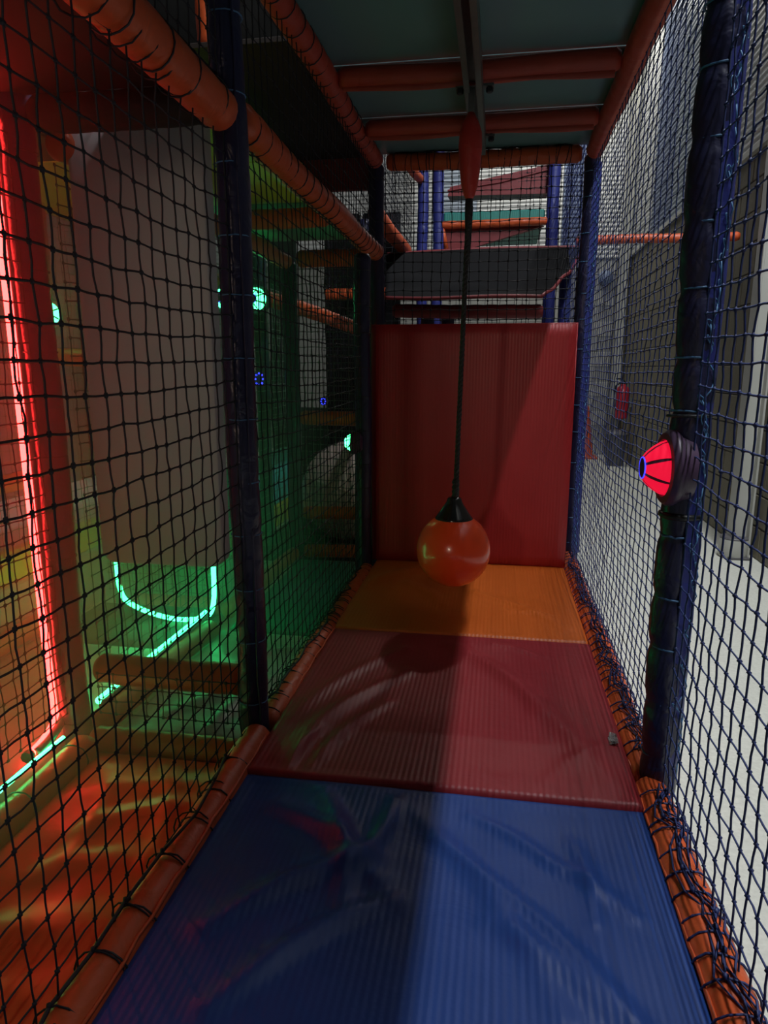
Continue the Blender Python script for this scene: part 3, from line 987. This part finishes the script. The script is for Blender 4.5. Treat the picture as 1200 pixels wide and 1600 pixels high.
zb = -.055
beam((-1.17, 1.9, -.118), (-.65, 1.9, -.112), 'orange padded sill beam across the side passage entrance', r=.046, seed=51, ties=False)
beam((-1.155, .4, -.108), (-1.155, 1.85, -.108), 'orange padded floor beam beside the green light strip at far left', r=.05, seed=52, tie=.2)
beam((-1.17, 1.97, .115), (-.65, 1.97, .105), 'brown-orange padded step beam above the sill under the grey panel', r=.052, seed=53, ties=False)
beam((-1.18, 1.96, -.085), (-1.15, 2.85, -.085), 'orange padded floor beam beneath the green light strip in the side passage', r=.045, seed=54, ties=False)
beam((-1.13, 2.98, -.055), (-1.12, 4.09, -.055), 'orange padded floor beam left of the teal mat', r=.042, seed=55, ties=False)
beam((-1.07, 4.14, -.05), (-.65, 4.17, -.05), 'orange padded floor beam at the far end of the teal mat', r=.042, seed=56, ties=False)
beam((-1.07, 4.14, .20), (-.65, 4.17, .20), 'orange padded rail in front of the big cream ball', r=.042, seed=57, ties=False)
beam((-1.07, 4.14, .80), (-.65, 4.17, .80), 'orange padded rail above the big cream ball', r=.045, seed=58, ties=False)
beam((-1.07, 4.14, 1.735), (-.65, 4.17, 1.735), 'orange padded top beam at the far end of the side passage', r=.05, seed=59, ties=False)
beam((-1.17, 1.9, 1.79), (-.65, 1.9, 1.79), 'padded head beam coloured dark as in shade over the grey panel', 'board_dark', r=.05, seed=60, ties=False)  # near-black colour puts the shade above the panel into this beam
beam((-1.17, 3.22, 1.775), (-.65, 3.22, 1.775), 'bright orange padded cross beam under the yellow ceiling boards', r=.045, seed=61, ties=False)
beam((-1.15, 1.96, 1.74), (-1.13, 4.1, 1.72), 'orange padded side beam under the green ceiling board', r=.045, seed=62, ties=False)

# ceiling of the passage (underside of the middle deck)
pd = thing('deck_floor', (-.9, 2.6, 1.83), 'yellow and green boards over the left side passage seen from below', 'deck')
obj('board', MB().box(-1.25, -.62, 1.96, 2.58, 1.835, 1.853, c=.002), 'board_yellow', pd)
obj('board', MB().box(-1.25, -.62, 2.59, 3.21, 1.835, 1.853, c=.002), 'board_yellow', pd)
obj('board', MB().box(-1.25, -.62, 3.22, 4.13, 1.835, 1.853, c=.002), 'board_green', pd, label='green board')
fd = thing('deck_floor', (-.9, 1.1, 1.83), 'dark board over the near left bay at the top left corner', 'deck')
obj('board', MB().box(-1.25, -.62, .3, 1.12, 1.835, 1.853, c=.002), 'board_dark', fd)
obj('board', MB().box(-1.25, -.62, 1.13, 1.89, 1.835, 1.853, c=.002), 'board_dark', fd)
ud = thing('deck_floor', (-.95, 2.6, 2.30), 'dark red board of the upper left level above the side passage', 'deck')
obj('board', MB().box(-1.35, -.63, 2.75, 4.2, 2.29, 2.31, c=.002), 'board_dark', ud)
obj('fascia', MB().box(-1.35, -.63, 4.2, 4.24, 2.12, 2.31, c=.004), 'maroon', ud)

tl = thing('padded_board', (-1.5, 2.2, 1.95), 'orange padded board high in the top left corner of the picture', 'padded board')
obj('board_pad', MB().box(-1.75, -1.335, 2.2, 2.26, 1.90, 2.65, c=.012), 'orange_tube', tl)
obj('board_edge', MB().tube([(-1.335, 2.21, 1.91), (-1.335, 2.21, 2.64)], .012, 8), 'orange_tube', tl)
beam((-1.03, 2.85, 2.315), (-1.03, 2.85, 2.9), 'short orange padded upright at the top edge, left of the navy post', r=.05, seed=64, ties=False)
# grey hanging foam panel
gp = thing('hanging_cushion', (-.9, 2.03, .5), 'large grey foam slab hanging in the side passage entrance', 'cushion')
GX0, GX1, GZ0, GZ1, GY = -1.135, -.715, .475, 1.80, 1.985
rc = .045
outl = []
for (cx, cz, a0) in [(GX1 - rc, GZ0 + rc, -PI / 2), (GX1 - .012, GZ1 - .012, 0), (GX0 + .012, GZ1 - .012, PI / 2), (GX0 + rc, GZ0 + rc, PI)]:
    r_ = rc if cz < 1 else .012
    for k in range(7):
        a = a0 + PI / 2 * k / 6
        outl.append((cx + r_ * math.cos(a), cz + r_ * math.sin(a)))
pmn = MB()
m = len(outl)
ys = [(GY + .012, .012), (GY + .003, .003), (GY, .010 + .004), (GY + .10, .014), (GY + .112, .003), (GY + .118, .012)]
cx, cz = (GX0 + GX1) / 2, (GZ0 + GZ1) / 2
lay = [(GY, 1 - .010 / .21), (GY + .004, 1 - .003 / .21), (GY + .014, 1.0), (GY + .06, 1.0), (GY + .070, 1 - .003 / .21), (GY + .074, 1 - .010 / .21)]
vs_, f = [], []
for (y, s) in lay:
    ins = (1 - s) * .21
    for (x, z) in outl:
        vs_.append((x - ins * (1 if x > cx else -1), y, z - ins * (1 if z > cz else -1)))
for i in range(len(lay) - 1):
    for k in range(m):
        l = (k + 1) % m
        f.append((i * m + k, i * m + l, (i + 1) * m + l, (i + 1) * m + k))
f.append(tuple(range(m)))
f.append(tuple((len(lay) - 1) * m + k for k in range(m))[::-1])
obj('foam_core', MB().add(vs_, f), 'grey_panel', gp, smooth=True)
for x in (GX0 + .06, (GX0 + GX1) / 2, GX1 - .06):
    st = [(x, 1.955 + .05 * math.cos(a), 1.79 + .056 * math.sin(a)) for a in np.linspace(-.9, PI + .5, 14)]
    mb = MB()
    vs_, f = [], []
    for (a, b, c) in st:
        vs_ += [(a - .018, b - .0, c), (a + .018, b, c)]
    f = [(2 * i, 2 * i + 1, 2 * i + 3, 2 * i + 2) for i in range(len(st) - 1)]
    obj('hanging_strap', MB().add(vs_, f), 'black', gp, fix=False)

# light strips
def strip(pts, mat, label, w=.012, back_off=(0, 0, 0), back=True):
    """LED rope light: glowing tube, clear channel behind, end plug"""
    t = thing('light_strip', pts[0], label, 'light strip')
    P_ = [Vector(p) for p in pts]
    # resample smooth
    Q = []
    for i in range(len(P_) - 1):
        p0 = P_[max(i - 1, 0)]
        p1, p2 = P_[i], P_[i + 1]
        p3 = P_[min(i + 2, len(P_) - 1)]
        for k in range(8):
            s = k / 8
            Q.append(0.5 * ((2 * p1) + (p2 - p0) * s + (2 * p0 - 5 * p1 + 4 * p2 - p3) * s * s + (3 * p1 - p0 - 3 * p2 + p3) * s ** 3))
    Q.append(P_[-1])
    obj('glowing_tube', MB().tube(Q, w, 8), mat, t, smooth='all')
    if back:
        bo = Vector(back_off)
        obj('channel', MB().tube([q + bo for q in Q], w * 1.05, 6), 'grey_plastic', t, smooth='all')
    obj('end_plug', MB().tube([Q[-1], Q[-1] + (Q[-1] - Q[-2]).normalized() * .02], w * 1.25, 8), 'black', t)
    return t


strip([(-1.285, 1.875, 1.78), (-1.287, 1.873, 1.5), (-1.283, 1.87, .9), (-1.285, 1.872, .4), (-1.28, 1.87, .05), (-1.272, 1.86, -.03), (-1.245, 1.76, -.045), (-1.235, 1.68, -.045)], 'glow_red',
      'upright red light strip along the far left post', w=.014, back_off=(.014, .012, 0))
strip([(-1.205, 1.80, -.055), (-1.205, 1.66, -.052), (-1.205, 1.4, -.052), (-1.205, 1.0, -.052)], 'glow_green', 'green light strip along the floor beam at the left edge of the picture', w=.007, back_off=(-.008, 0, -.004))
strip([(-1.205, 2.0, -.03), (-1.20, 2.4, -.026), (-1.19, 2.80, -.022), (-1.185, 2.86, -.015)], 'glow_green', 'green light strip on the floor beam running back through the side passage', w=.012, back_off=(.011, 0, -.011))
strip([(-1.15, 2.9, .50), (-1.152, 2.9, .213), (-1.175, 2.9, -.025), (-1.308, 2.9, -.075), (-1.469, 2.9, -.055), (-1.60, 2.9, .0), (-1.635, 2.9, .07), (-1.641, 2.9, .19), (-1.645, 2.9, .50)], 'glow_green',
      'curved green light strip hanging like a letter U below the grey panel', w=.0115, back_off=(0, .013, 0))

# passage further left
slab('floor_mat', -1.88, -1.25, .6, 2.62, -.09, .045, 'grey_sheet', [], 40, 60, seed=17, label='grey floor mat left of the red light strip', cat='floor mat')
slab('floor_mat', -1.88, -1.25, 2.64, 3.12, -.09, .045, 'board_dark', [], 30, 40, seed=18, label='dark floor mat behind the curved green light strip', cat='floor mat')
beam((-1.93, .8, -.05), (-1.93, 2.9, -.05), 'orange padded floor beam at the far left edge of the picture', r=.045, seed=71, ties=False)
beam((-1.72, 3.17, -.10), (-1.24, 3.17, -.10), 'orange padded floor beam just behind the curved green light strip', r=.045, seed=72, ties=False)
lw = thing('low_wall', (-1.97, 2.3, ZF), 'low padded wall with a yellow top band at far left', 'padded wall')
obj('lower_pad', MB().box(-2.05, -1.985, .9, 3.4, ZF + .01, .15, c=.01), 'grey_sheet', lw)
obj('upper_band', MB().box(-2.05, -1.985, .9, 3.4, .155, .30, c=.01), 'board_yellow', lw, label='yellow band')
gb = thing('back_board', (-1.5, 3.42, ZF), 'green painted board behind the curved green light strip', 'board')
obj('board_face', MB().box(-1.88, -1.24, 3.25, 3.28, ZF + .01, .60, c=.004), 'board_green', gb)
obj('board_cap', MB().box(-1.88, -1.24, 3.24, 3.29, .60, .625, c=.006), 'orange_tube', gb)
post(-1.93, 2.95, ZF + .005, 2.2, 'padded post at far left seen between the red strip post and the grey panel', ties=False, seed=74)
beam((-1.9, 2.95, 1.15), (-1.27, 2.95, 1.15), 'dim orange padded rail behind the red strip post', r=.04, seed=75, ties=False)
beam((-1.93, 1.2, .62), (-1.93, 2.9, .62), 'dim orange padded rail at far left at hip height', r=.04, seed=76, ties=False)
pdl = thing('deck_floor', (-1.6, 2.6, 1.83), 'yellow board overhead left of the red strip post', 'deck')
obj('board', MB().box(-1.95, -1.28, 2.35, 3.3, 1.80, 1.82, c=.002), 'board_yellow', pdl)
obj('board', MB().box(-1.95, -1.28, 1.0, 2.34, 1.80, 1.82, c=.002), 'board_dark', pdl)

net((-1.22, .8, .0), U, V, 1.05, 1.73, 'dark net left of the near left bay, behind the red light strip', mat='net_left')
net((-1.165, 1.97, .0), U, V, 2.1, 1.68, 'greyish net along the left side of the green lit passage', mat='net_pale')
net((-1.09, 4.15, .0), (1, 0, 0), V, .46, 1.68, 'greyish net across the far end of the side passage', mat='net_pale', cell=.045)
net((-1.95, .9, .3), U, V, 2.5, 1.5, 'greyish fine net at the far left of the picture', mat='net_pale', cell=.05)
net((-1.88, 3.21, -.05), (1, 0, 0), V, .62, 1.8, 'greyish fine net between the red strip post and grey panel', mat='net_pale', cell=.045)
net((-1.14, 1.91, -.02), (1, 0, 0), V, .50, .14, 'short dark net strip between sill beam and step beam', mat='net_left')

dome_lamp((-1.88, 2.90, 1.34), 'glow_dome_green', 'green dome lamp high at left, between red strip and grey panel', 0.75, rot=2.2)
dome_lamp((-1.45, 3.95, 1.50), 'glow_dome_green', 'green dome lamp just right of the grey panel', 0.9, rot=1.2)
dome_lamp((-1.29, 4.03, 1.50), 'glow_dome_green', 'green dome lamp seen just right of the left padded post', 0.9, rot=1.45)

# ================================================================== behind the left passage
bc, br = (-.905, 4.85, .222), .365
obj_b = thing('play_ball', (bc[0], bc[1], bc[2] - br), 'big cream play ball behind the far rails of the side passage', 'ball')
obj('ball_skin', MB().lathe([(br * math.cos(a), br * math.sin(a)) for a in np.linspace(-PI / 2, PI / 2, 26)], 44, org=bc), 'cream_ball', obj_b, smooth='all')
obj('ball_seam', MB().tube(ring_pts(bc, (.3, .2, 1), br + .001, 40), .003, 5, closed=True), 'cream_ball', obj_b, smooth='all')
obj('ball_valve', MB().lathe([(.012, br - .005), (.012, br + .003), (.0, br + .004)], 10, org=bc), 'black', obj_b)
sp = thing('slide_panel', (-1.6, 4.9, ZF), 'teal and green padded panel lit green beyond the passage net', 'panel')
obj('lower_pad', MB().box(-1.66, -1.60, 4.3, 5.6, ZF + .005, .02, c=.01), 'board_yellow', sp)  # bright colour stands in for light falling on this pad
obj('upper_pad', MB().box(-1.66, -1.60, 4.3, 5.6, .025, .45, c=.01), 'teal_lit', sp)
post(-1.46, 4.575, ZF + .005, 2.2, 'dim post beyond the side passage, left of the blue lamp', ties=False, seed=81)
post(-1.0, 5.9, ZF + .005, 2.3, 'dim post far beyond the side passage, right of the blue lamp', ties=False, seed=82)
beam((-1.62, 3.95, 1.63), (-.80, 5.5, 1.36), 'dim orange padded beam slanting back beyond the side passage', r=.05, seed=83, ties=False)
beam((-.985, 5.85, .80), (-.62, 4.25, .965), 'orange padded rail slanting up behind the far end of the passage', r=.035, seed=84, ties=False)
beam((-1.35, 5.95, 1.72), (-.65, 5.95, 1.72), 'small orange beam lit from the hall beyond the passage', r=.05, seed=85, ties=False)


slab('floor_mat', -1.58, -.66, 4.25, 6.5, -.145, .019, 'dark_sheet', [], 30, 50, seed=19, label='dark floor mat added to dim the floor under the big cream ball', cat='floor mat')  # added dark sheet, darkens the bright floor behind the far rails


def blue_lamp(x, y, z, s, label):
    t = thing('blue_lamp', (x, y, z), label, 'lamp')
    for k in range(8):
        a = 2 * PI * k / 8
        obj('led', MB().lathe([(.0, .010 * s), (.007 * s, .006 * s), (.008 * s, 0)], 8, '-Y', (x + .032 * s * math.cos(a), y, z + .045 * s * math.sin(a))), 'glow_blue_dot', t, smooth='all')
    obj('lamp_back', MB().lathe([(.06 * s, -.022), (.06 * s, -.002)], 20, '-Y', (x, y, z)), 'casing', t)
    if s < .6:
        obj('stem', MB().tube([(x, y + .012, z), (x, y + .03, z - .05), (x, y + .045, z - .07)], .006, 6), 'casing', t)


blue_lamp(-1.46, 4.5, 1.03, .85, 'round blue lamp of small dots right of the left padded post')
blue_lamp(-.915, 4.09, .905, .42, 'tiny blue lamp above the far rails of the side passage')
net((-1.62, 4.3, .5), U, V, 1.6, 1.2, 'greyish net beyond the side passage', mat='net_pale', cell=.06)

pt = thing('added_partition', (-2.0, 6.6, ZF), 'dark partition added to block the bright wall behind the left play area', 'partition')  # added panels that hide the bright back wall, gaps left as slits
for (a, b) in [(-3.6, -2.69), (-2.56, -2.35), (-2.22, -2.19), (-2.08, -1.80), (-1.52, -1.18), (-1.15, -.80)]:
    obj('panel', MB().box(a, b, 6.6, 6.66, ZF + .005, 2.5, c=.012), 'dark_sheet', pt)
obj('low_panel', MB().box(-1.80, -1.52, 6.6, 6.66, ZF + .005, .72, c=.012), 'dark_sheet', pt)  # added to darken the gap behind the ball

# ================================================================== structure behind the crash pad
post(-.53, 6.0, ZF + .005, 3.3, 'blue post far behind the crash pad, left of a pair', 'blue_post', ties=False, seed=91, r=.045)
post(-.40, 6.0, ZF + .005, 3.3, 'blue post far behind the crash pad, right of a pair', 'blue_post', ties=False, seed=92, r=.045)
post(.52, 6.0, ZF + .005, 3.3, 'blue post far behind the crash pad beside the teal deck', 'blue_post', ties=False, seed=93, r=.05)
post(.60, 5.45, ZF + .005, 1.93, 'blue post behind the hanging sheet on the right', 'blue_post', ties=False, seed=94, r=.045)
post(-.35, 4.75, ZF + .005, 1.5, 'short dark post under the hanging sheet, left', ties=False, seed=95)
post(-.22, 4.85, ZF + .005, 1.46, 'short dark post under the hanging sheet, right', ties=False, seed=96)
beam((.65, 5.4, 2.005), (1.76, 5.4, 2.005), 'orange beam spanning from the frame to the block wall', r=.033, seed=97, tie=.08, bulge=.12)
beam((-.62, 4.25, 2.0), (-.62, 5.6, 2.0), 'pale orange slanting beam left behind the crash pad', r=.05, seed=98, ties=False)
beam((-.62, 5.3, 2.6), (-.54, 5.955, 2.6), 'short orange slanting beam high behind the crash pad', r=.035, seed=99, ties=False)
beam((-.58, 4.7, 1.475), (.40, 4.7, 1.46), 'dark red beam under the hanging sheet', 'maroon', r=.045, seed=100, ties=False)

# charcoal sheet sloping up behind the back net
sh = thing('sloping_sheet', (0, 5.0, 1.7), 'charcoal fabric sheet with red hems sloping up behind the back net', 'fabric sheet')
c00, c10, c11, c01 = Vector((-.62, 4.62, 1.555)), Vector((.385, 4.62, 1.545)), Vector((.735, 5.40, 1.97)), Vector((-.73, 5.40, 1.955))
vs_, f = [], []
ns_ = 40
for i in range(ns_ + 1):
    for j in range(ns_ + 1):
        s, t_ = i / ns_, j / ns_
        p = c00.lerp(c10, s).lerp(c01.lerp(c11, s), t_)
        bow = math.sin(PI * t_) * .06
        wr_ = .008 * math.sin(9 * s + 14 * t_) * math.sin(PI * t_) + .006 * math.sin(17 * t_ - 6 * s)
        vs_.append(p - Vector((0, 0, 1)) * (bow * .6 - wr_))
for i in range(ns_):
    for j in range(ns_):
        a = i * (ns_ + 1) + j
        f.append((a, a + ns_ + 1, a + ns_ + 2, a + 1))
so_ = obj('sheet', MB().add(vs_, f), 'dark_sheet', sh, smooth='all')
md = so_.modifiers.new('thickness', 'SOLIDIFY')
md.thickness = .004
for name_, idxs in [('hem', [i * (ns_ + 1) for i in range(ns_ + 1)]), ('hem', [i * (ns_ + 1) + ns_ for i in range(ns_ + 1)]), ('hem', [ns_ * (ns_ + 1) + j for j in range(ns_ + 1)])]:
    obj(name_, MB().tube([vs_[k] for k in idxs], .012, 6), 'maroon', sh, smooth='all')

# teal deck with orange edge, far behind
td = thing('teal_deck', (.05, 6.3, 2.2), 'teal padded deck with a bright orange edge far behind the net', 'deck')
obj('deck_pad', MB().box(-.36, .46, 6.02, 7.2, 2.28, 2.36, c=.012), 'teal_mat', td)
mbt, _, _ = padded_tube_mb((-.38, 6.0, 2.255), (.48, 6.0, 2.262), .033, .1, .1, seed=3)
obj('edge_roll', mbt, 'orange_tube', td, smooth='all')
obj('side_roll', MB().tube([(-.37, 6.0, 2.25), (-.33, 6.02, 2.07)], .02, 8), 'orange_tube', td, smooth='all')
wv = MB()
wv.add([(-.36, 6.03, 2.235), (.46, 6.03, 2.235), (-.33, 6.03, 2.06), (-.15, 6.03, 2.07), (-.36, 6.09, 2.235), (.46, 6.09, 2.235), (-.33, 6.09, 2.06), (-.15, 6.09, 2.07)],
       [(0, 2, 3, 1), (4, 5, 7, 6), (0, 1, 5, 4), (2, 6, 7, 3), (0, 4, 6, 2), (1, 3, 7, 5)])
obj('wedge_pad', wv, 'maroon', td)
sl_ = thing('sloping_slab', (.08, 6.2, 2.55), 'dark plum padded slab sloping above the teal deck', 'padded block')
wv = MB()
wv.add([(-.33, 6.05, 2.49), (.48, 6.05, 2.48), (.49, 6.05, 2.70), (-.31, 6.05, 2.56), (-.33, 6.35, 2.52), (.48, 6.35, 2.51), (.49, 6.35, 2.73), (-.31, 6.35, 2.59)],
       [(0, 1, 2, 3), (4, 7, 6, 5), (0, 4, 5, 1), (3, 2, 6, 7), (0, 3, 7, 4), (1, 5, 6, 2)])
obj('slab_body', wv, 'maroon', sl_)
obj('slab_piping', MB().tube([(-.33, 6.045, 2.53), (.1, 6.045, 2.58), (.48, 6.045, 2.66)], .008, 6), 'maroon', sl_)

net((-1.4, 6.05, .3), (1, 0, 0), V, 1.95, 3.0, 'dark net far behind the crash pad facing the pale wall', mat='net_left', cell=.06)
net((.6, 4.25, .1), U, V, 1.75, 2.5, 'navy net behind the right corner of the crash pad', mat='net_blue', cell=.056)
net((-.62, 4.3, 2.06), U, V, 1.7, 1.0, 'dark net above the pale orange slanting beam', mat='net_left', cell=.056)

# thin scattering volume added to imitate lens glow in the left passages
hz = bpy.data.materials.new('lens_glow_volume')
hz.use_nodes = True
hz.node_tree.nodes.remove(hz.node_tree.nodes['Principled BSDF'])
vsn = hz.node_tree.nodes.new('ShaderNodeVolumeScatter')
vsn.inputs['Density'].default_value = 0.38
vsn.inputs['Anisotropy'].default_value = 0.3
hz.node_tree.links.new(vsn.outputs['Volume'], hz.node_tree.nodes['Material Output'].inputs['Volume'])
obj('lens_glow', MB().box(-2.0, -0.66, 1.0, 3.25, -0.02, 1.80), hz, None, 'added volume imitating red and green lens glow in the left passages', 'lens_glow', kind='stuff')

print('objects', len(COL.objects))
